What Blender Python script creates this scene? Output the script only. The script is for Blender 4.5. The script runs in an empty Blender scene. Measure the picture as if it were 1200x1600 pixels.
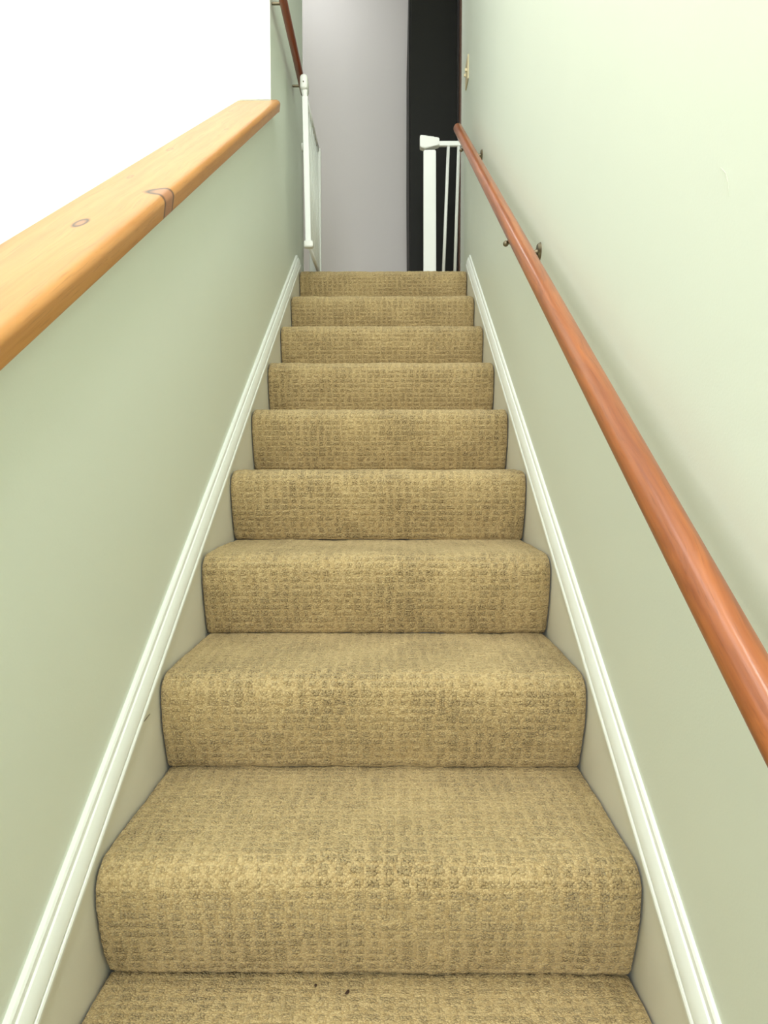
import bpy, bmesh, math, random
import numpy as np
from mathutils import Vector, Matrix
random.seed(7)
rng = np.random.RandomState(3)
scene = bpy.context.scene
COL = scene.collection

# ------------------------------------------------------------------ camera
CAM = Vector((0.0316, 0.0, 0.7633))
cam_data = bpy.data.cameras.new('camera')
cam_data.sensor_fit = 'VERTICAL'
cam_data.sensor_height = 36.0
cam_data.lens = 36.0 * 1080.0 / 1600.0
cam_data.clip_start = 0.02
camera = bpy.data.objects.new('camera', cam_data)
COL.objects.link(camera)
camera.location = CAM
camera.rotation_euler = (math.pi / 2 - 0.05618, 0.0, 0.008226)
scene.camera = camera

# ------------------------------------------------------------------ light
scene.view_settings.view_transform = 'Standard'
scene.view_settings.look = 'None'
scene.view_settings.gamma = 1.0
scene.view_settings.use_curve_mapping = False
scene.view_settings.exposure = 0.33

world = bpy.data.worlds.new('sky')
world.use_nodes = True
bg = world.node_tree.nodes['Background']
bg.inputs[0].default_value = (0.93, 0.97, 1.0, 1)
bg.inputs[1].default_value = 1.0
scene.world = world

def area(name, loc, target, sx, sy, energy, color=(1, 1, 1)):
    l = bpy.data.lights.new(name, 'AREA')
    l.shape = 'RECTANGLE'; l.size = sx; l.size_y = sy
    l.energy = energy; l.color = color
    o = bpy.data.objects.new(name, l)
    COL.objects.link(o)
    o.location = loc
    d = Vector(target) - Vector(loc)
    o.rotation_euler = d.to_track_quat('-Z', 'Y').to_euler()
    return o

# daylight through the tall window of the room on the left, then added fill lights from unseen sources
area('window_daylight', (-3.47, 0.55, 3.05), (0, 0.55, 3.05), 3.2, 1.9, 24, (0.955, 0.995, 1.0))
area('rear_fill_light', (-0.3, -3.27, 2.3), (-0.3, 0, 2.3), 1.3, 2.4, 122, (0.96, 0.99, 1.0))  # added fill from behind the camera, onto risers and back wall
area('hall_side_fill_light', (-3.47, 3.8, 3.3), (0, 3.8, 3.3), 1.0, 1.5, 24, (0.97, 0.98, 1.0))  # added side fill to brighten the upstairs hall
area('overhead_fill_light', (-1.05, 0.9, 4.26), (-1.05, 0.9, 0), 1.0, 2.2, 22, (0.955, 0.995, 1.0))  # added overhead fill, brightens the treads and right wall
area('stair_fill_light', (0.22, 0.1, 4.10), (0.22, 0.1, 0), 0.34, 1.6, 32, (0.96, 0.99, 1.0))  # added fill for both stair walls and the treads
area('hall_top_fill_light', (-0.55, 4.2, 4.12), (-0.55, 4.2, 0), 0.5, 0.5, 4.2, (0.97, 0.99, 1.0))  # added fill, lifts the upper part of the hall's back wall

# ------------------------------------------------------------------ sizes
RISE, RUN, Y1, NOSE = 0.19288, 0.29876, 1.00946, 0.040
HALF = 0.400
WL, WR = -0.4215, 0.4185
LAND = 9 * RISE
LOW = -6
FLOOR_Z = LOW * RISE
CEIL = LAND + 2.45
SL = RISE / RUN

# ------------------------------------------------------------------ material helpers
def lin(r, g, b):
    f = lambda c: (c / 255 / 12.92) if c / 255 <= 0.04045 else ((c / 255 + 0.055) / 1.055) ** 2.4
    return (f(r), f(g), f(b), 1)

class NT:
    def __init__(self, name):
        self.m = bpy.data.materials.new(name); self.m.use_nodes = True
        self.t = self.m.node_tree; self.b = self.t.nodes['Principled BSDF']
    def n(self, kind, **kw):
        nd = self.t.nodes.new(kind)
        for k, v in kw.items(): setattr(nd, k, v)
        return nd
    def put(self, sock, v):
        if isinstance(v, bpy.types.NodeSocket): self.t.links.new(v, sock)
        elif v is not None: sock.default_value = v
    def math(self, op, a, b=None, c=None, clamp=False):
        nd = self.n('ShaderNodeMath', operation=op); nd.use_clamp = clamp
        self.put(nd.inputs[0], a); self.put(nd.inputs[1], b)
        if c is not None: self.put(nd.inputs[2], c)
        return nd.outputs[0]
    def mix(self, f, a, b, blend='MIX'):
        nd = self.n('ShaderNodeMix', data_type='RGBA', blend_type=blend)
        self.put(nd.inputs[0], f); self.put(nd.inputs[6], a); self.put(nd.inputs[7], b)
        return nd.outputs[2]
    def noise(self, vec, scale, detail=2, rough=0.5):
        nd = self.n('ShaderNodeTexNoise'); self.put(nd.inputs['Vector'], vec)
        nd.inputs['Scale'].default_value = scale; nd.inputs['Detail'].default_value = detail
        nd.inputs['Roughness'].default_value = rough
        return nd
    def ramp(self, f, stops):
        nd = self.n('ShaderNodeValToRGB'); self.put(nd.inputs[0], f)
        e = nd.color_ramp.elements
        while len(e) < len(stops): e.new(0.5)
        for el, (p, c) in zip(e, stops): el.position = p; el.color = c
        return nd.outputs[0]
    def coord(self, which='Object'):
        return self.n('ShaderNodeTexCoord').outputs[which]
    def scale(self, vec, s):
        nd = self.n('ShaderNodeMapping'); self.put(nd.inputs[0], vec)
        nd.inputs['Scale'].default_value = s
        return nd.outputs[0]
    def bump(self, h, strength, dist):
        nd = self.n('ShaderNodeBump'); self.put(nd.inputs['Height'], h)
        nd.inputs['Strength'].default_value = strength; nd.inputs['Distance'].default_value = dist
        self.t.links.new(nd.outputs[0], self.b.inputs['Normal'])

def paint(name, rgb, rough=0.55, var=0.02, bump=0.0004, spec=0.5):
    k = NT(name); c = k.coord()
    n1 = k.noise(c, 2.5, 3)
    col = k.mix(n1.outputs[0], tuple(x * (1 - var) for x in lin(*rgb)[:3]) + (1,), tuple(min(1, x * (1 + var)) for x in lin(*rgb)[:3]) + (1,))
    k.put(k.b.inputs['Base Color'], col)
    k.b.inputs['Roughness'].default_value = rough
    k.b.inputs['Specular IOR Level'].default_value = spec
    if bump:
        k.bump(k.noise(c, 260, 3).outputs[0], 0.35, bump)
    return k.m

def carpet_mat():
    k = NT('carpet_tan_cut_loop')
    uv = k.coord('UV')
    sep = k.n('ShaderNodeSeparateXYZ'); k.put(sep.inputs[0], uv)
    warp = k.noise(uv, 38, 2); wv = k.math('SUBTRACT', warp.outputs[0], 0.5)
    warp2 = k.noise(k.scale(uv, (1, 1, 1)), 5.0, 2); wv2 = k.math('SUBTRACT', warp2.outputs[0], 0.5)
    U = k.math('ADD', sep.outputs[0], k.math('MULTIPLY', wv, 0.009))
    V = k.math('ADD', k.math('ADD', sep.outputs[1], k.math('MULTIPLY', wv, 0.004)), k.math('MULTIPLY', wv2, 0.004))
    pu, pv = 0.0238, 0.0168
    cv = k.math('DIVIDE', V, pv)
    rn = k.n('ShaderNodeTexWhiteNoise', noise_dimensions='1D'); k.put(rn.inputs['W'], k.math('FLOOR', cv))
    cu = k.math('ADD', k.math('DIVIDE', U, pu), k.math('MULTIPLY', rn.outputs['Value'], 0.3))
    fu, fv = k.math('FRACT', cu), k.math('FRACT', cv)
    cell = k.n('ShaderNodeCombineXYZ'); k.put(cell.inputs[0], k.math('FLOOR', cu)); k.put(cell.inputs[1], k.math('FLOOR', cv))
    wn = k.n('ShaderNodeTexWhiteNoise', noise_dimensions='2D'); k.put(wn.inputs['Vector'], cell.outputs[0])
    sw = k.n('ShaderNodeSeparateColor'); k.put(sw.inputs[0], wn.outputs['Color'])
    hw = k.math('MULTIPLY_ADD', sw.outputs[0], 0.34, 0.12)      # half width of a block
    hh = k.math('MULTIPLY_ADD', sw.outputs[1], 0.24, 0.20)
    du = k.math('SUBTRACT', hw, k.math('ABSOLUTE', k.math('SUBTRACT', fu, 0.5)))
    dv = k.math('SUBTRACT', hh, k.math('ABSOLUTE', k.math('SUBTRACT', fv, 0.5)))
    d = k.math('MINIMUM', k.math('MULTIPLY', du, pu), k.math('MULTIPLY', dv, pv))
    block = k.math('MULTIPLY_ADD', d, 330, 0.5, clamp=True)      # 1 in a block of loops, 0 in the cut pile between
    vo = k.n('ShaderNodeTexVoronoi', feature='F1', voronoi_dimensions='2D'); vo.inputs['Scale'].default_value = 320
    k.put(vo.inputs['Vector'], uv); vo.inputs['Randomness'].default_value = 0.9
    vo2 = k.n('ShaderNodeTexVoronoi', feature='F1', voronoi_dimensions='2D'); vo2.inputs['Scale'].default_value = 620
    k.put(vo2.inputs['Vector'], uv)
    tuft = k.math('SUBTRACT', 1.0, vo.outputs['Distance'])
    fine = k.math('SUBTRACT', 1.0, vo2.outputs['Distance'])
    big = k.noise(uv, 7, 3)
    wear = k.ramp(big.outputs[0], [(0.36, (0.55, 0.55, 0.55, 1)), (0.62, (1, 1, 1, 1))])
    amp = k.math('MULTIPLY', k.math('MULTIPLY_ADD', block, 0.48, 0.42), wear)
    h = k.math('ADD', k.math('MULTIPLY', tuft, amp), k.math('MULTIPLY', fine, 0.15))
    h = k.math('ADD', h, k.math('MULTIPLY', block, 0.22))
    k.bump(h, 1.0, 0.0055)
    # yarn colour: each tuft a little different, worn and soiled patches, shade between tufts painted in
    sc = k.n('ShaderNodeSeparateColor'); k.put(sc.inputs[0], vo.outputs['Color'])
    base = k.mix(sc.outputs[0], lin(180, 155, 107), lin(216, 193, 144))
    base = k.mix(k.math('MULTIPLY', big.outputs[0], 0.55), base, lin(180, 152, 106))
    gap_shade = k.ramp(vo.outputs['Distance'], [(0.46, (0, 0, 0, 1)), (0.68, (1, 1, 1, 1))])
    gf = k.math('MULTIPLY', k.math('MULTIPLY', gap_shade, k.math('MULTIPLY_ADD', block, 0.36, 0.40)), wear)
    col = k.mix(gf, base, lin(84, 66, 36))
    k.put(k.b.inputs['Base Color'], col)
    k.b.inputs['Roughness'].default_value = 0.95
    k.b.inputs['Specular IOR Level'].default_value = 0.12
    k.b.inputs['Sheen Weight'].default_value = 0.35
    k.b.inputs['Sheen Roughness'].default_value = 0.45
    k.b.inputs['Sheen Tint'].default_value = lin(240, 225, 190)
    return k.m

def wood(name, light, dark, rough, slope, axis_scale=1.0, coat=0.3, knots=()):
    """grain runs along y (up the stair slope); object coordinates in metres"""
    k = NT(name); c = k.coord()
    s = k.n('ShaderNodeSeparateXYZ'); k.put(s.inputs[0], c)
    zz = k.math('SUBTRACT', s.outputs[2], k.math('MULTIPLY', s.outputs[1], slope))
    wob = k.noise(k.scale(c, (6, 1.3, 6)), 1.0, 2)
    comb = k.n('ShaderNodeCombineXYZ')
    k.put(comb.inputs[0], k.math('ADD', s.outputs[0], k.math('MULTIPLY', wob.outputs[0], 0.05)))
    k.put(comb.inputs[1], k.math('MULTIPLY', s.outputs[1], 0.045))
    k.put(comb.inputs[2], zz)
    g1 = k.noise(comb.outputs[0], 70 * axis_scale, 3, 0.6)
    g2 = k.noise(comb.outputs[0], 420 * axis_scale, 2, 0.6)
    g3 = k.noise(c, 5, 2)
    f = k.ramp(g1.outputs[0], [(0.30, (0, 0, 0, 1)), (0.72, (1, 1, 1, 1))])
    col = k.mix(f, lin(*light), lin(*dark))
    col = k.mix(k.math('MULTIPLY', g3.outputs[0], 0.35), col, lin(*light))
    pore = k.ramp(g2.outputs[0], [(0.56, (0, 0, 0, 1)), (0.72, (1, 1, 1, 1))])
    col = k.mix(k.math('MULTIPLY', pore, 0.30), col, tuple(0.45 * v for v in lin(*dark)[:3]) + (1,))
    for (x0, y0, ax, ay, ring, strength, inner) in knots:
        dx = k.math('DIVIDE', k.math('SUBTRACT', s.outputs[0], x0), ax)
        dy = k.math('DIVIDE', k.math('SUBTRACT', s.outputs[1], y0), ay)
        r = k.math('SQRT', k.math('ADD', k.math('MULTIPLY', dx, dx), k.math('MULTIPLY', dy, dy)))
        r = k.math('ADD', r, k.math('MULTIPLY', k.math('SUBTRACT', wob.outputs[0], 0.5), 0.3))
        fi = k.ramp(r, [(0.0, (1, 1, 1, 1)), (0.80, (1, 1, 1, 1)), (1.0, (0, 0, 0, 1))]) if inner else None
        if fi is not None: col = k.mix(k.math('MULTIPLY', fi, 0.75), col, lin(158, 104, 74))
        e = k.math('SUBTRACT', 1.0, k.math('DIVIDE', k.math('ABSOLUTE', k.math('SUBTRACT', r, 0.9)), ring), clamp=True)
        col = k.mix(k.math('MULTIPLY', e, strength), col, lin(58, 30, 22))
    k.put(k.b.inputs['Base Color'], col)
    k.b.inputs['Roughness'].default_value = rough
    k.b.inputs['Coat Weight'].default_value = coat
    k.b.inputs['Coat Roughness'].default_value = 0.16
    k.bump(g2.outputs[0], 0.15, 0.0004)
    return k.m

M = {}
M['green'] = paint('pale_green_wall_paint', (227, 234, 220), 0.5)
M['cream'] = paint('cream_wall_paint', (247, 247, 236), 0.6)
M['grey'] = paint('lavender_grey_wall_paint', (200, 196, 194), 0.6)
M['ceil'] = paint('white_ceiling_paint', (244, 244, 238), 0.7)
M['skirt'] = paint('off_white_skirt_paint', (234, 233, 220), 0.42, 0.015, 0.0)
M['trim'] = paint('white_gloss_trim_paint', (238, 241, 233), 0.32, 0.01, 0.0)
M['gate'] = paint('white_powder_coat', (233, 235, 230), 0.30, 0.005, 0.0)
M['plastic'] = paint('white_plastic', (235, 235, 229), 0.35, 0.005, 0.0)
M['black'] = paint('black_board', (22, 22, 18), 0.6, 0.10, 0.0002, 0.2)
M['ivory'] = paint('ivory_plastic', (226, 212, 172), 0.35, 0.01, 0.0)
M['casing'] = wood('dark_brown_casing_wood', (96, 60, 38), (58, 34, 20), 0.4, 0.0)
M['cap'] = wood('knotty_pine', (198, 140, 74), (178, 116, 48), 0.45, SL, 0.7, 0.2,
                knots=[(-0.471, 1.144, 0.0095, 0.021, 0.45, 1.0, True),
                       (-0.368, 1.345, 0.066, 0.030, 0.20, 1.0, True),
                       (-0.513, 1.754, 0.006, 0.016, 0.6, 0.5, False),
                       (-0.506, 1.464, 0.004, 0.012, 0.7, 0.5, False),
                       (-0.440, 2.05, 0.005, 0.012, 0.6, 0.35, False),
                       (-0.51, 2.42, 0.006, 0.014, 0.6, 0.4, False)])
M['rail'] = wood('reddish_brown_handrail_wood', (172, 98, 46), (120, 58, 24), 0.42, SL, 1.0, 0.35)
M['darkrail'] = wood('dark_cherry_handrail_wood', (150, 74, 36), (108, 48, 22), 0.35, 0.0, 1.0, 0.4)
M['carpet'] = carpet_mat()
k = NT('dull_bronze'); k.b.inputs['Base Color'].default_value = lin(122, 112, 90); k.b.inputs['Metallic'].default_value = 0.85
k.b.inputs['Roughness'].default_value = 0.36; k.put(k.b.inputs['Roughness'], k.math('MULTIPLY_ADD', k.noise(k.coord(), 90).outputs[0], 0.2, 0.28)); M['metal'] = k.m
k = NT('dark_crumb'); k.put(k.b.inputs['Base Color'], k.mix(k.noise(k.coord(), 900).outputs[0], lin(70, 44, 24), lin(38, 26, 16))); k.b.inputs['Roughness'].default_value = 0.8; M['crumb'] = k.m
k = NT('grey_hair'); k.put(k.b.inputs['Base Color'], k.mix(k.noise(k.coord(), 300).outputs[0], lin(70, 66, 54), lin(110, 104, 88))); k.b.inputs['Roughness'].default_value = 0.5; M['hair'] = k.m
k = NT('faint_grey_fibre'); k.put(k.b.inputs['Base Color'], k.mix(k.noise(k.coord(), 300).outputs[0], lin(218, 224, 206), lin(206, 212, 192))); k.b.inputs['Roughness'].default_value = 0.7; M['fibre'] = k.m

# ------------------------------------------------------------------ mesh helpers
def obj(name, bm, mat, parent=None, smooth=False):
    me = bpy.data.meshes.new(name)
    bmesh.ops.recalc_face_normals(bm, faces=bm.faces)
    bm.to_mesh(me); bm.free()
    if mat: me.materials.append(M[mat] if isinstance(mat, str) else mat)
    o = bpy.data.objects.new(name, me)
    COL.objects.link(o)
    if parent is not None: o.parent = parent
    if smooth:
        for p in me.polygons: p.use_smooth = True
    return o

def part(name, bm, mat, parent, smooth=False):
    """vertices given in world space; the parent is an unrotated Empty or mesh at parent_world"""
    off = Vector((0, 0, 0)); p = parent
    while p is not None:
        off += p.location; p = p.parent
    bmesh.ops.translate(bm, verts=bm.verts, vec=-off)
    return obj(name, bm, mat, parent, smooth)

def thing(name, label, cat, loc, group=None):
    o = bpy.data.objects.new(name, None)
    o.empty_display_size = 0.1
    COL.objects.link(o); o.location = loc
    o['label'] = label; o['category'] = cat
    if group: o['group'] = group
    return o

def tag(o, label, cat, group=None):
    o['label'] = label; o['category'] = cat
    if group: o['group'] = group
    return o

def struct(name, bm, mat, label=None, smooth=False):
    o = obj(name, bm, mat, None, smooth); o['kind'] = 'structure'
    if label: o['label'] = label
    return o

def box(bm, x0, x1, y0, y1, z0, z1, bevel=0.0, seg=2):
    r = bmesh.ops.create_cube(bm, size=1.0)
    vs = r['verts']
    bmesh.ops.scale(bm, vec=(abs(x1 - x0), abs(y1 - y0), abs(z1 - z0)), verts=vs)
    bmesh.ops.translate(bm, vec=((x0 + x1) / 2, (y0 + y1) / 2, (z0 + z1) / 2), verts=vs)
    if bevel:
        es = list({e for v in vs for e in v.link_edges})
        bmesh.ops.bevel(bm, geom=es, offset=bevel, segments=seg, affect='EDGES', profile=0.5)
    return bm

def prism(bm, poly, axis, a, b):
    """extrude a 2D polygon; axis 'x': poly is (y,z) between x=a..b; 'y': poly (x,z)"""
    mk = (lambda p, t: (t, p[0], p[1])) if axis == 'x' else ((lambda p, t: (p[0], t, p[1])) if axis == 'y' else (lambda p, t: (p[0], p[1], t)))
    A = [bm.verts.new(mk(p, a)) for p in poly]; B = [bm.verts.new(mk(p, b)) for p in poly]
    bm.faces.new(A); bm.faces.new(B[::-1])
    n = len(poly)
    for i in range(n): bm.faces.new((A[i], A[(i + 1) % n], B[(i + 1) % n], B[i]))
    return bm

def sweep(bm, prof, stations, caps=True):
    """prof: closed list of (dx,dz); stations: list of (x,y,z) or (x,y,z,scale); section stays in the x-z plane"""
    rings = []
    for s in stations:
        sc = s[3] if len(s) > 3 else 1.0
        rings.append([bm.verts.new((s[0] + p[0] * sc, s[1], s[2] + p[1] * sc)) for p in prof])
    n = len(prof)
    for a, b in zip(rings, rings[1:]):
        for i in range(n): bm.faces.new((a[i], a[(i + 1) % n], b[(i + 1) % n], b[i]))
    if caps: bm.faces.new(rings[0][::-1]); bm.faces.new(rings[-1])
    return bm

def tube(bm, pts, r, seg=12):
    """round tube through 3D points, radius number or list"""
    pts = [Vector(p) for p in pts]; rs = r if isinstance(r, (list, tuple)) else [r] * len(pts)
    rings = []; ref = None
    for i, p in enumerate(pts):
        t = (pts[min(i + 1, len(pts) - 1)] - pts[max(i - 1, 0)]).normalized()
        if ref is None or abs(ref.dot(t)) > 0.95:
            ref = Vector((0, 0, 1)) if abs(t.z) < 0.9 else Vector((1, 0, 0))
        u = t.cross(ref).normalized(); v = t.cross(u).normalized(); ref = -v if False else ref
        rings.append([bm.verts.new(p + rs[i] * (math.cos(2 * math.pi * j / seg) * u + math.sin(2 * math.pi * j / seg) * v)) for j in range(seg)])
    for a, b in zip(rings, rings[1:]):
        for j in range(seg): bm.faces.new((a[j], a[(j + 1) % seg], b[(j + 1) % seg], b[j]))
    bm.faces.new(rings[0][::-1]); bm.faces.new(rings[-1])
    return bm

# ------------------------------------------------------------------ structure
WT = 0.12
FARX, REARY, BACKY, HALLR = -3.4, -3.2, 4.70, 1.6
PONY0 = -0.95
capz = lambda y: 0.383 + SL * y           # underside of the cap

# wall_left: sloping half wall plus its full-height end by the landing
bm = bmesh.new()
prism(bm, [(PONY0, FLOOR_Z), (3.707, FLOOR_Z), (3.707, CEIL), (2.712, CEIL), (2.712, capz(2.712)), (PONY0, capz(PONY0))], 'x', WL - WT, WL)
struct('wall_left', bm, 'green')
bm = bmesh.new(); box(bm, WR, WR + WT, REARY, 3.862, FLOOR_Z, CEIL); struct('wall_right', bm, 'green')
bm = bmesh.new(); box(bm, FARX, WL - WT, 2.712, 2.712 + WT, FLOOR_Z, CEIL)
struct('wall_room_back', bm, 'cream')
# thin cream skin where the room's wall paint runs onto the end of the stair wall
bm = bmesh.new(); box(bm, WL - WT, WL - 0.001, 2.709, 2.712, capz(2.71) + 0.05, CEIL)
struct('wall_end', bm, 'cream')
bm = bmesh.new(); box(bm, FARX - WT, HALLR + WT, BACKY, BACKY + WT, FLOOR_Z, CEIL); struct('wall_back', bm, 'grey')
bm = bmesh.new(); box(bm, HALLR, HALLR + WT, 3.862, BACKY, FLOOR_Z, CEIL); struct('wall_hall_right', bm, 'green')
bm = bmesh.new(); box(bm, WR + WT, HALLR + WT, 3.862 - WT, 3.862, FLOOR_Z, CEIL); struct('wall_hall_front', bm, 'green')
# rear wall with an opening added for the fill light
def wall_with_hole(name, axis, at, a0, a1, h, mat):
    bm = bmesh.new()
    (u0, u1, v0, v1) = h
    for (p0, p1, q0, q1) in ((a0, u0, FLOOR_Z, CEIL), (u1, a1, FLOOR_Z, CEIL), (u0, u1, FLOOR_Z, v0), (u0, u1, v1, CEIL)):
        if axis == 'x': box(bm, at - WT, at, p0, p1, q0, q1)
        else: box(bm, p0, p1, at - WT, at, q0, q1)
    struct(name, bm, mat)
def window(name, axis, at, h):
    (u0, u1, v0, v1) = h; w = 0.05
    bm = bmesh.new()
    segs = [(u0, u0 + w, v0, v1), (u1 - w, u1, v0, v1), (u0 + w, u1 - w, v0, v0 + w), (u0 + w, u1 - w, v1 - w, v1), ((u0 + u1) / 2 - .02, (u0 + u1) / 2 + .02, v0 + w, v1 - w)]
    for (p0, p1, q0, q1) in segs:
        if axis == 'x': box(bm, at - 0.07, at - 0.03, p0, p1, q0, q1)
        else: box(bm, p0, p1, at - 0.07, at - 0.03, q0, q1)
    struct(name, bm, 'trim')
W1 = (-1.05, 2.15, 2.1, 4.0); W2 = (-0.95, 0.35, 1.1, 3.5)
wall_with_hole('wall_far_left', 'x', FARX, REARY, 2.712, W1, 'cream'); window('window_1', 'x', FARX, W1)
wall_with_hole('wall_rear', 'y', REARY, FARX - WT, WR + WT, W2, 'cream'); window('added_window_2', 'y', REARY, W2)  # unseen window added to let in the rear fill
W3 = (3.3, 4.3, 2.55, 4.05)
wall_with_hole('wall_hall_left', 'x', FARX, 2.712 + WT, BACKY, W3, 'grey'); window('added_window_3', 'x', FARX, W3)  # unseen window added to let in the hall side fill
bm = bmesh.new()                          # ceiling with an opening added over the left room for the overhead fill
for (a, b, c_, d) in ((FARX - WT, -1.55, REARY - WT, BACKY + WT), (-0.55, HALLR + WT, REARY - WT, BACKY + WT), (-1.55, -0.55, REARY - WT, -0.2), (-1.55, -0.55, 2.0, BACKY + WT)):
    box(bm, a, b, c_, d, CEIL, CEIL + 0.06)
struct('ceiling', bm, 'ceil')
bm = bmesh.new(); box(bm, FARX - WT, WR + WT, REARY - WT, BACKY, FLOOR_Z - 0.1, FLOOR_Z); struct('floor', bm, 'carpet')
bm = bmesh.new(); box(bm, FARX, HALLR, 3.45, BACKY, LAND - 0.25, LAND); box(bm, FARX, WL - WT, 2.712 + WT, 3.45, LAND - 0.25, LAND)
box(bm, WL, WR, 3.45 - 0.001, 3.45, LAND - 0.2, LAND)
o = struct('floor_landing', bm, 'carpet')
for nm in ('floor', 'floor_landing'):
    me = bpy.data.objects[nm].data; uvl = me.uv_layers.new(name='UVMap')
    for l in me.loops:
        v = me.vertices[l.vertex_index].co; uvl.data[l.index].uv = (v.x, v.y + v.z)

# skirt boards beside the steps and their cap moulding
for side, wx, s in (('left', WL, 1), ('right', WR, -1)):
    fx = s * -1 * 0.4025                       # face of the skirt board
    y0, y1 = PONY0, 3.40
    z_top = lambda y: -0.432 + SL * y
    lo = lambda y: z_top(y) - 0.36
    bm = bmesh.new()
    poly = [(y0, max(lo(y0), FLOOR_Z)), (-0.2, FLOOR_Z), (y1, lo(y1)), (3.62, LAND + 0.0), (3.62, LAND + 0.02), (y1 + 0.012, z_top(y1)), (y0, z_top(y0))]
    poly = [(y0, FLOOR_Z), (-0.3, FLOOR_Z), (y1, lo(y1)), (3.60, LAND - 0.16), (3.60, LAND + 0.012), (y1 + 0.008, z_top(y1)), (y0, z_top(y0))]
    prism(bm, poly, 'x', wx, fx)
    struct('baseboard_' + side, bm, 'skirt')
    # moulding profile: (distance out from wall, height)
    t = abs(fx - wx)
    prof = [(0.0, 0.0), (t + 0.0045, 0.0), (t + 0.006, 0.002), (t + 0.006, 0.008), (t + 0.0045, 0.011), (t + 0.001, 0.012), (t + 0.001, 0.0145),
            (t + 0.0035, 0.0165), (t + 0.003, 0.022), (t - 0.0005, 0.032), (t - 0.004, 0.040), (t - 0.0055, 0.0425), (t - 0.0085, 0.043),
            (t - 0.0085, 0.046), (t - 0.0095, 0.052), (t - 0.012, 0.0555), (0.0, 0.0555)]
    prof = [(s * p, q) for p, q in prof]
    bm = bmesh.new()
    sweep(bm, prof, [(wx, y0, z_top(y0)), (wx, y1 - 0.012, z_top(y1 - 0.012))])
    o = struct('trim_1' if side == 'left' else 'trim_2', bm, 'trim')

# ------------------------------------------------------------------ staircase (carpet over every tread and riser)
stairs = thing('staircase', 'straight staircase covered in tan patterned carpet climbing between two pale green walls', 'staircase', (0, 0.9, FLOOR_Z))
R = 0.040
def step_profile():
    """(y,z) relative to the riser base, going up; returns points, and index where the tread starts"""
    pts = []
    ny = -NOSE                               # widest y
    nz = RISE - R
    n = 26
    for i in range(n + 1):
        t = i / n
        y = ny * math.sin(math.pi * t / 2) ** 1.08
        z = nz * t
        pts.append((y, z))
    cut = len(pts) - 1
    m = 18
    for i in range(1, m + 1):
        a = math.pi - (math.pi / 2) * i / m
        pts.append((ny + R * 1.15 + R * 1.15 * math.cos(a), nz + R * math.sin(a)))
    ye = RUN + 0.010
    ys = ny + R * 1.15
    q = 46
    for i in range(1, q + 1):
        t = i / q
        pts.append((ys + (ye - ys) * t, RISE + 0.0012 * math.sin(math.pi * t)))
    return np.array(pts), cut
PP, CUT = step_profile()
seg = np.r_[0, np.cumsum(np.hypot(*np.diff(PP, axis=0).T))]
TOTAL = seg[-1]
tang = np.gradient(PP, axis=0); tang /= np.linalg.norm(tang, axis=1)[:, None]
NRM = np.c_[-tang[:, 1], tang[:, 0]]        # outwards: forward on the riser, up on the tread
xs = np.r_[np.linspace(-HALF, -HALF + 0.014, 6)[:-1], np.linspace(-HALF + 0.014, HALF - 0.014, 150), np.linspace(HALF - 0.014, HALF, 6)[1:]]
edge = np.clip(np.minimum(xs + HALF, HALF - xs) / 0.014, 0, 1)
edge_drop = -0.010 * (1 - np.sqrt(1 - (1 - edge) ** 2))
def smooth_noise(nx, ny, cx, cy, r):
    g = r.randn(cy + 3, cx + 3)
    X = np.linspace(0, cx, nx); Y = np.linspace(0, cy, ny)
    xi = X.astype(int); yi = Y.astype(int); fx = X - xi; fy = Y - yi
    fx = fx * fx * (3 - 2 * fx); fy = fy * fy * (3 - 2 * fy)
    a = g[np.ix_(yi, xi)]; b = g[np.ix_(yi, xi + 1)]; c = g[np.ix_(yi + 1, xi)]; d = g[np.ix_(yi + 1, xi + 1)]
    return (a * (1 - fx) + b * fx) * (1 - fy[:, None]) + (c * (1 - fx) + d * fx) * fy[:, None]
def carpet_mesh(name, kstep, i0, i1, disp):
    P = PP[i0:i1 + 1]; N = NRM[i0:i1 + 1]; D = disp[i0:i1 + 1]
    ny, nx = len(P), len(xs)
    Y = P[:, 0][:, None] + N[:, 0][:, None] * D; Z = P[:, 1][:, None] + N[:, 1][:, None] * D
    V = np.stack([np.broadcast_to(xs, (ny, nx)), Y + Y1 + kstep * RUN, Z + kstep * RISE], -1).reshape(-1, 3)
    V[:, 1] -= stairs.location.y; V[:, 2] -= stairs.location.z
    idx = np.arange(ny * nx).reshape(ny, nx)
    F = np.stack([idx[:-1, :-1], idx[:-1, 1:], idx[1:, 1:], idx[1:, :-1]], -1).reshape(-1, 4)
    me = bpy.data.meshes.new(name)
    me.from_pydata(V.tolist(), [], F.tolist())
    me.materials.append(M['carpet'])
    uvl = me.uv_layers.new(name='UVMap')
    U = np.stack([np.broadcast_to(xs, (ny, nx)), np.broadcast_to((seg[i0:i1 + 1] + (kstep + 10) * TOTAL)[:, None], (ny, nx))], -1).reshape(-1, 2)
    uvl.data.foreach_set('uv', U[F.reshape(-1)].reshape(-1).astype(np.float32))
    me.polygons.foreach_set('use_smooth', [True] * len(me.polygons))
    o = bpy.data.objects.new(name, me); COL.objects.link(o); o.parent = stairs
    return o
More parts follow.
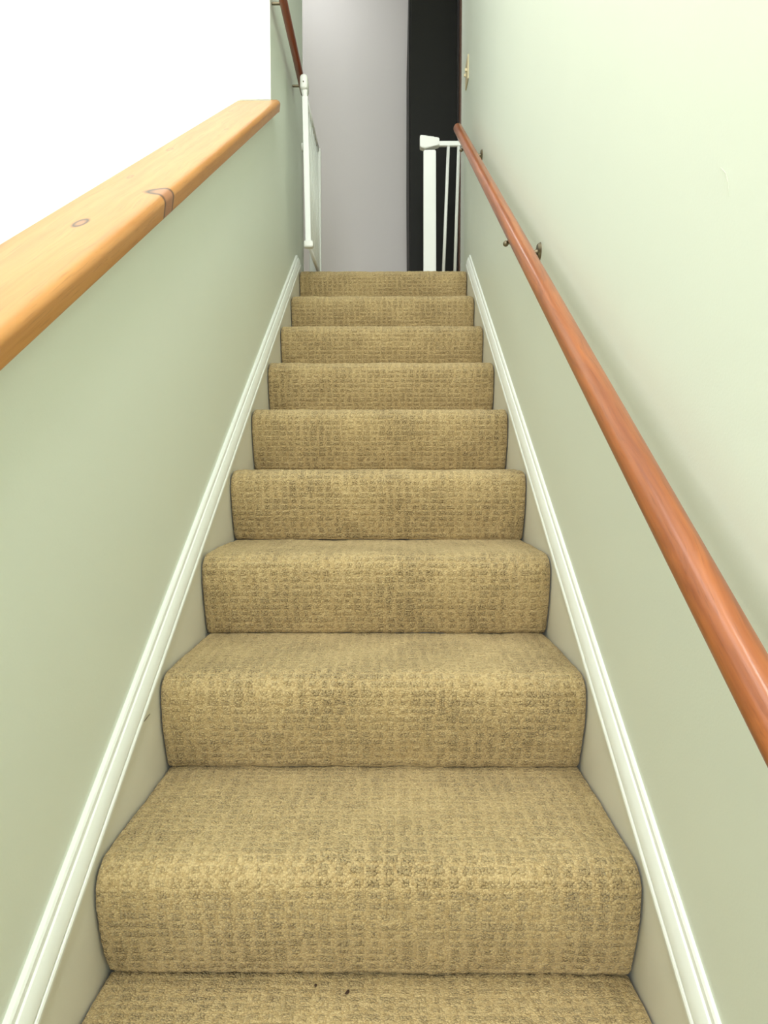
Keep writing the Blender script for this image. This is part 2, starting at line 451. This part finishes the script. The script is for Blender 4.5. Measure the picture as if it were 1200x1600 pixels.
for kstep in range(LOW, 9):
    r = np.random.RandomState(100 + kstep)
    nyy, nxx = len(PP), len(xs)
    disp = 0.0009 * smooth_noise(nxx, nyy, 14, 8, r) + 0.0007 * smooth_noise(nxx, nyy, 55, 26, r) + 0.00035 * r.randn(nyy, nxx)
    disp += edge_drop[None, :]
    fade = np.clip(np.minimum(seg, TOTAL - seg) / 0.012, 0, 1)
    disp -= (0.005 * (1 - fade) ** 2)[:, None] * (seg < 0.1)[:, None]
    disp[0] += 0; 
    carpet_mesh('riser', kstep, 0, CUT, disp)
    last = len(PP) - 1 if kstep < 8 else CUT + 36
    carpet_mesh('tread', kstep, CUT, last, disp)

# ------------------------------------------------------------------ pine cap on the half wall
cap_top = lambda y: 0.431 + SL * y
def cap_ring():
    # x, z offset from the top line; rounded edge over the stair side
    xi, xo, T = -0.388, -0.552, 0.047
    pts = [(xo + 0.004, -T), (xi - 0.012, -T)]
    for i in range(7):                         # small lower round, flat face, larger upper round
        q = -math.pi / 2 + (math.pi / 2) * i / 6
        pts.append((xi - 0.003 - 0.006 + 0.006 * math.cos(q), -T + 0.006 + 0.006 * math.sin(q)))
    for i in range(9):
        q = (math.pi / 2) * i / 8
        pts.append((xi - 0.016 + 0.016 * math.cos(q), -0.017 + 0.017 * math.sin(q)))
    pts += [(xi - 0.022, 0.0)]
    pts += [(xo + 0.008, 0.0), (xo + 0.002, -0.004), (xo, -0.010), (xo, -T + 0.006)]
    return pts
t = thing('wall_cap', 'knotty pine board capping the sloping half wall on the left', 'wall cap', (-0.47, 1.0, cap_top(1.0)))
bm = bmesh.new()
st = [(0, y, cap_top(y)) for y in np.linspace(PONY0 - 0.03, 2.700, 14)]
sweep(bm, cap_ring(), st)
part('board', bm, M['cap'], t, True)
# overlapping end lug wrapping the wall corner
bm = bmesh.new()
lug = [(x, z) for (x, z) in cap_ring() if x > WL - 0.0005]
lug = [(WL + 0.0005, -0.047)] + [(max(x, WL + 0.0005), z) for x, z in cap_ring() if x > -0.414] + [(WL + 0.0005, 0.0)]
sweep(bm, lug, [(0, 2.700, cap_top(2.700)), (0, 2.722, cap_top(2.722)), (0, 2.728, cap_top(2.728) - 0.002)])
part('board_end', bm, M['cap'], t, True)
bm = bmesh.new()
cove = [(WL, -0.047), (WL + 0.020, -0.047), (WL + 0.017, -0.052), (WL + 0.010, -0.057), (WL, -0.057)]
sweep(bm, cove, [(0, y, cap_top(y)) for y in (PONY0, 2.665)])
o = part('cove_strip', bm, M['cap'], t)

for nm in ('board', 'board_end', 'cove_strip'):
    ob = bpy.data.objects[nm]
    # bake the offset so object coordinates equal room metres for the grain and knots
    ob.data.transform(Matrix.Translation(t.location)); ob.location = -t.location
    
def auto(o, ang=35):
    for p in o.data.polygons: p.use_smooth = True
    o.data.set_sharp_from_angle(angle=math.radians(ang))
for nm in ('board', 'board_end'): auto(bpy.data.objects[nm], 40)
for nm in ('trim_1', 'trim_2'): auto(bpy.data.objects[nm], 25)

# ------------------------------------------------------------------ handrail on the right wall
RX, RZ0, RSL = 0.352, 0.186, 0.6555
rz = lambda y: RZ0 + RSL * y
t = thing('handrail', 'long round reddish brown wooden handrail sloping up the right wall', 'handrail', (RX, 1.0, rz(1.0)))
a = 0.0215
prof = []
for i in range(40):
    th = 2 * math.pi * i / 40
    x, z = a * math.cos(th), a * 1.19 * math.sin(th)
    z = max(z, -0.0185)
    prof.append((x, z))
bm = bmesh.new()
ys = list(np.linspace(-1.0, 3.345, 24))
st = [(RX, y, rz(y)) for y in ys] + [(RX, 3.352, rz(3.352), 0.95), (RX, 3.356, rz(3.356), 0.85)]
sweep(bm, prof, st)
o = part('rail', bm, M['rail'], t, True); o.data.transform(Matrix.Translation(t.location)); o.location = -t.location; auto(o, 45)
for yb in (1.822, 2.985):
    zr = rz(yb)
    bm = bmesh.new()
    # rosette
    zc = zr - 0.047
    r_ = bmesh.ops.create_cone(bm, cap_ends=True, segments=28, radius1=0.024, radius2=0.019, depth=0.007)
    bmesh.ops.rotate(bm, verts=r_['verts'], cent=(0, 0, 0), matrix=Matrix.Rotation(-math.pi / 2, 3, 'Y'))
    bmesh.ops.translate(bm, verts=r_['verts'], vec=(WR - 0.0035, yb, zc))
    br = part('bracket', bm, M['metal'], t, True)
    auto(br, 40)
    br['label'] = 'dull metal wall bracket'
    bm = bmesh.new()
    tube(bm, [(WR - 0.006, yb, zc), (WR - 0.03, yb, zc - 0.006), (WR - 0.052, yb, zc + 0.002), (RX - 0.004, yb, zr - 0.026)], [0.007, 0.0055, 0.0055, 0.007], 12)
    box(bm, RX - 0.019, RX + 0.012, yb - 0.004, yb + 0.004, zr - 0.0265, zr - 0.0185, 0.001)
    # round pivot end on the stair side
    s_ = bmesh.ops.create_uvsphere(bm, u_segments=16, v_segments=10, radius=0.0075)
    bmesh.ops.translate(bm, verts=s_['verts'], vec=(RX - 0.021, yb, zr - 0.026))
    ar = obj('bracket_arm', bm, M['metal'], br, True)
    ar.data.transform(Matrix.Translation(-t.location)); auto(ar, 40)

# ------------------------------------------------------------------ dark rail high on the left wall
t = thing('handrail', 'dark cherry wooden handrail high on the left wall above the open gate', 'handrail', (-0.385, 3.0, 2.545))
prof = [(0.0155 * math.cos(2 * math.pi * i / 28), 0.024 * math.sin(2 * math.pi * i / 28)) for i in range(28)]
bm = bmesh.new()
sweep(bm, prof, [(-0.374, y, 2.556 - 0.002 * (y - 3)) for y in (2.50, 2.9, 3.30, 3.355)] + [(-0.374, 3.362, 2.5553, 0.85)])
o = part('rail', bm, M['darkrail'], t, True); auto(o, 50)
for yb in (2.745, 3.31):
    bm = bmesh.new(); box(bm, WL, -0.382, yb, yb + 0.012, 2.556, 2.564, 0.002)
    part('mounting_block', bm, M['metal'], t)

# ------------------------------------------------------------------ safety gate at the top of the stairs
GY = 3.66
gate = thing('safety_gate', 'white metal safety gate swung open at the top of the stairs', 'gate', (0, GY, LAND + 0.0005))
LAND0, LAND = LAND, LAND + 0.0005
ZT, ZB = 2.412, 1.748
# fixed U-frame
bm = bmesh.new()
v = [( .205, ZT + 0.01), (.268, ZT + 0.01), (.272, LAND), (.207, LAND)]
prism(bm, v, 'y', GY - 0.012, GY + 0.012); bmesh.ops.bevel(bm, geom=bm.edges[:], offset=0.004, segments=2, affect='EDGES')
part('frame_post', bm, M['gate'], gate)
bm = bmesh.new(); box(bm, -0.386, -0.325, GY - 0.012, GY + 0.012, LAND, ZT + 0.01, 0.004)
part('frame_post', bm, M['gate'], gate)
bm = bmesh.new(); box(bm, -0.325, 0.207, GY - 0.012, GY + 0.012, LAND, LAND + 0.016, 0.003)
part('threshold_bar', bm, M['gate'], gate)
# latch housing on the right post
bm = bmesh.new()
prism(bm, [(.186, 2.490), (.186, 2.432), (.212, 2.424), (.262, 2.436), (.285, 2.441), (.285, 2.476), (.262, 2.480), (.255, 2.478), (.215, 2.488)], 'y', GY - 0.024, GY + 0.020)
bmesh.ops.bevel(bm, geom=bm.edges[:], offset=0.003, segments=2, affect='EDGES')
part('latch_housing', bm, M['plastic'], gate)
# extension to the right wall
bm = bmesh.new(); box(bm, .262, .404, GY - 0.010, GY + 0.010, 2.442, 2.466, 0.003)
ext = part('extension_rail', bm, M['gate'], gate)
for xt, xb in ((.333, .308), (.386, .368)):
    bm = bmesh.new(); tube(bm, [(xt, GY, 2.446), (xb, GY, LAND)], 0.0082, 14)
    part('bar', bm, M['gate'], gate, True)
def cup(x, z, s):
    bm = bmesh.new()
    tube(bm, [(x, GY, z), (x - s * 0.006, GY, z), (x - s * 0.010, GY, z), (x - s * 0.020, GY, z)], [0.021, 0.021, 0.013, 0.010], 20)
    c = part('wall_cup', bm, M['plastic'], gate, True); auto(c, 40)
cup(WR, 2.455, 1); cup(WL, 2.44, -1)
cup(WR, LAND + 0.05, 1); cup(WL, LAND + 0.05, -1)
for z in (2.44, LAND + 0.05):
    bm = bmesh.new(); tube(bm, [(WL + 0.018, GY, z), (-0.384, GY, z)], 0.005, 10); part('spindle', bm, M['metal'], gate, True)
bm = bmesh.new(); tube(bm, [(WR - 0.018, GY, LAND + 0.05), (.272, GY, LAND + 0.05)], 0.005, 10); part('spindle', bm, M['metal'], gate, True)
# the door of the gate, swung round so that it stands along the left wall over the top steps
HX, NX_T, NX_B, NY = -0.338, -0.340, -0.329, 3.125
dx_at = lambda y: HX + (NX_T - HX) * (GY - 0.02 - y) / (GY - 0.02 - NY)
bm = bmesh.new(); tube(bm, [(HX, GY - 0.014, ZT), (NX_T, NY, ZT)], 0.0105, 14)
door = part('gate_door', bm, M['gate'], gate, True)
bm = bmesh.new(); tube(bm, [(HX + .010, GY - 0.014, ZB + 0.028), (NX_B, NY, ZB + 0.028)], 0.0085, 14)
part('bottom_rail', bm, M['gate'], door, True)
bm = bmesh.new()
prism(bm, [(NX_T - 0.012, ZT), (NX_T + 0.012, ZT), (NX_B + 0.012, ZB + 0.02), (NX_B - 0.012, ZB + 0.02)], 'y', NY - 0.010, NY + 0.010)
bmesh.ops.bevel(bm, geom=bm.edges[:], offset=0.003, segments=2, affect='EDGES')
part('stile', bm, M['gate'], door)
bm = bmesh.new(); box(bm, HX - 0.008, HX + 0.016, GY - 0.036, GY - 0.013, ZB + 0.01, ZT + 0.008, 0.003)
part('hinge_stile', bm, M['gate'], door)
nb = 7
for i in range(nb):
    y = NY + (GY - 0.03 - NY) * (i + 1) / (nb + 1)
    xx = dx_at(y)
    bm = bmesh.new(); tube(bm, [(xx, y, ZT), (xx + 0.010, y, ZB + 0.028)], 0.0056, 12)
    part('bar', bm, M['gate'], door, True)
# handle: upright rounded cap on a tapering neck at the free corner
bm = bmesh.new(); box(bm, -0.361, -0.327, NY - 0.025, NY + 0.055, 2.434, 2.500, 0.0155, 5)
h = part('handle', bm, M['plastic'], door, True)
bm = bmesh.new()
tube(bm, [(-0.343, NY, 2.440), (-0.342, NY, 2.425), (-0.3405, NY, 2.405), (-0.340, NY, 2.395)], [0.0145, 0.013, 0.010, 0.009], 16)
part('handle_neck', bm, M['plastic'], door, True)
bm = bmesh.new(); tube(bm, [(-0.344, NY - 0.0262, 2.462), (-0.344, NY - 0.024, 2.462)], 0.003, 12)
part('release_button', bm, M['metal'], door, True)
bm = bmesh.new(); box(bm, -0.349, -0.307, NY - 0.018, NY + 0.016, ZB + 0.012, ZB + 0.042, 0.008, 4)
part('bottom_catch', bm, M['plastic'], door, True)

LAND = LAND0
# ------------------------------------------------------------------ light switch
t = thing('light_switch', 'ivory double light switch plate on the right wall above the handrail end', 'light switch', (WR, 3.56, 2.755))
bm = bmesh.new(); box(bm, WR - 0.006, WR, 3.505, 3.615, 2.695, 2.812, 0.0025)
part('plate', bm, M['ivory'], t)
for y in (3.537, 3.583):
    bm = bmesh.new(); box(bm, WR - 0.016, WR - 0.005, y - 0.004, y + 0.004, 2.746, 2.760, 0.001)
    part('toggle', bm, M['ivory'], t)

# ------------------------------------------------------------------ black cabinet and door casing in the hall
t = thing('cabinet', 'tall narrow black cabinet standing in the hall at the top of the stairs', 'cabinet', (0.28, 4.2, LAND))
CZ = CEIL - 0.03
bm = bmesh.new()
prism(bm, [(0.150, LAND), (0.4165, LAND), (0.408, CZ), (0.150, CZ)], 'y', 4.05, 4.068)
bmesh.ops.bevel(bm, geom=bm.edges[:], offset=0.0015, segments=1, affect='EDGES')
part('front_panel', bm, M['black'], t)
bm = bmesh.new()
prism(bm, [(0.146, LAND + 0.05), (0.415, LAND + 0.05), (0.408, CZ), (0.157, CZ), (0.140, 3.33), (0.140, 2.55)], 'y', 4.071, BACKY - 0.06)
prism(bm, [(0.16, LAND), (0.41, LAND), (0.41, LAND + 0.05), (0.16, LAND + 0.05)], 'y', 4.075, BACKY - 0.08)
part('body', bm, M['black'], t)
bm = bmesh.new(); box(bm, 0.4115, 0.452, 3.868, 3.93, LAND, CEIL, 0.002)
box(bm, 0.452, 0.54, 3.862, 3.885, LAND, CEIL, 0.002)
struct('trim_3', bm, 'casing')

# long flat housing added for the stairwell fill light, out of view
t = thing('fill_lamp', 'long flat white fill lamp added above the stairwell, out of view', 'lamp', (0, 0.1, CEIL))
bm = bmesh.new(); box(bm, 0.03, 0.41, -0.73, 0.93, 4.112, CEIL, 0.01)
part('housing', bm, M['plastic'], t)
t = thing('fill_lamp', 'small square white fill lamp added in the upstairs hall, out of view', 'lamp', (-0.55, 4.2, CEIL))  # unseen housing added for the hall's top fill
bm = bmesh.new(); box(bm, -0.82, -0.28, 3.93, 4.47, 4.132, CEIL, 0.01)
part('housing', bm, M['plastic'], t)

# ------------------------------------------------------------------ small bits
def crumb(loc, s, label, rot):
    bm = bmesh.new(); bmesh.ops.create_icosphere(bm, subdivisions=2, radius=0.5)
    for v in bm.verts: v.co *= 1 + 0.25 * math.sin(9 * v.co.x + 5 * v.co.y) * math.cos(7 * v.co.z)
    bmesh.ops.scale(bm, vec=s, verts=bm.verts)
    bmesh.ops.rotate(bm, verts=bm.verts, cent=(0, 0, 0), matrix=Matrix.Rotation(rot, 3, 'Z'))
    o = obj('crumb', bm, 'crumb', None, True); o.location = loc
    tag(o, label, 'crumb', None)
crumb((-0.030, 0.972, 0.0035), (0.004, 0.010, 0.004), 'brown elongated crumb on the lowest visible tread', -0.5)
crumb((-0.078, 0.986, 0.0030), (0.004, 0.005, 0.003), 'tiny black speck left of the brown crumb on the lowest tread', 0)
bm = bmesh.new(); tube(bm, [(-0.4020, 1.154, 0.3245), (-0.4012, 1.176, 0.3255), (-0.4010, 1.200, 0.3270), (-0.4016, 1.224, 0.3285)], [0.0003, 0.0005, 0.0006, 0.0005], 8)
o = obj('hair_strand', bm, 'hair'); tag(o, 'short dark hair strand stuck to the left skirt board', 'hair')
bm = bmesh.new(); tube(bm, [(0.4180, 0.831, 1.119), (0.4178, 0.818, 1.107), (0.4178, 0.812, 1.094), (0.4178, 0.810, 1.086), (0.4180, 0.809, 1.078)], 0.0003, 8)
o = obj('fibre', bm, 'fibre'); tag(o, 'faint curved grey fibre on the upper right wall', 'fibre')
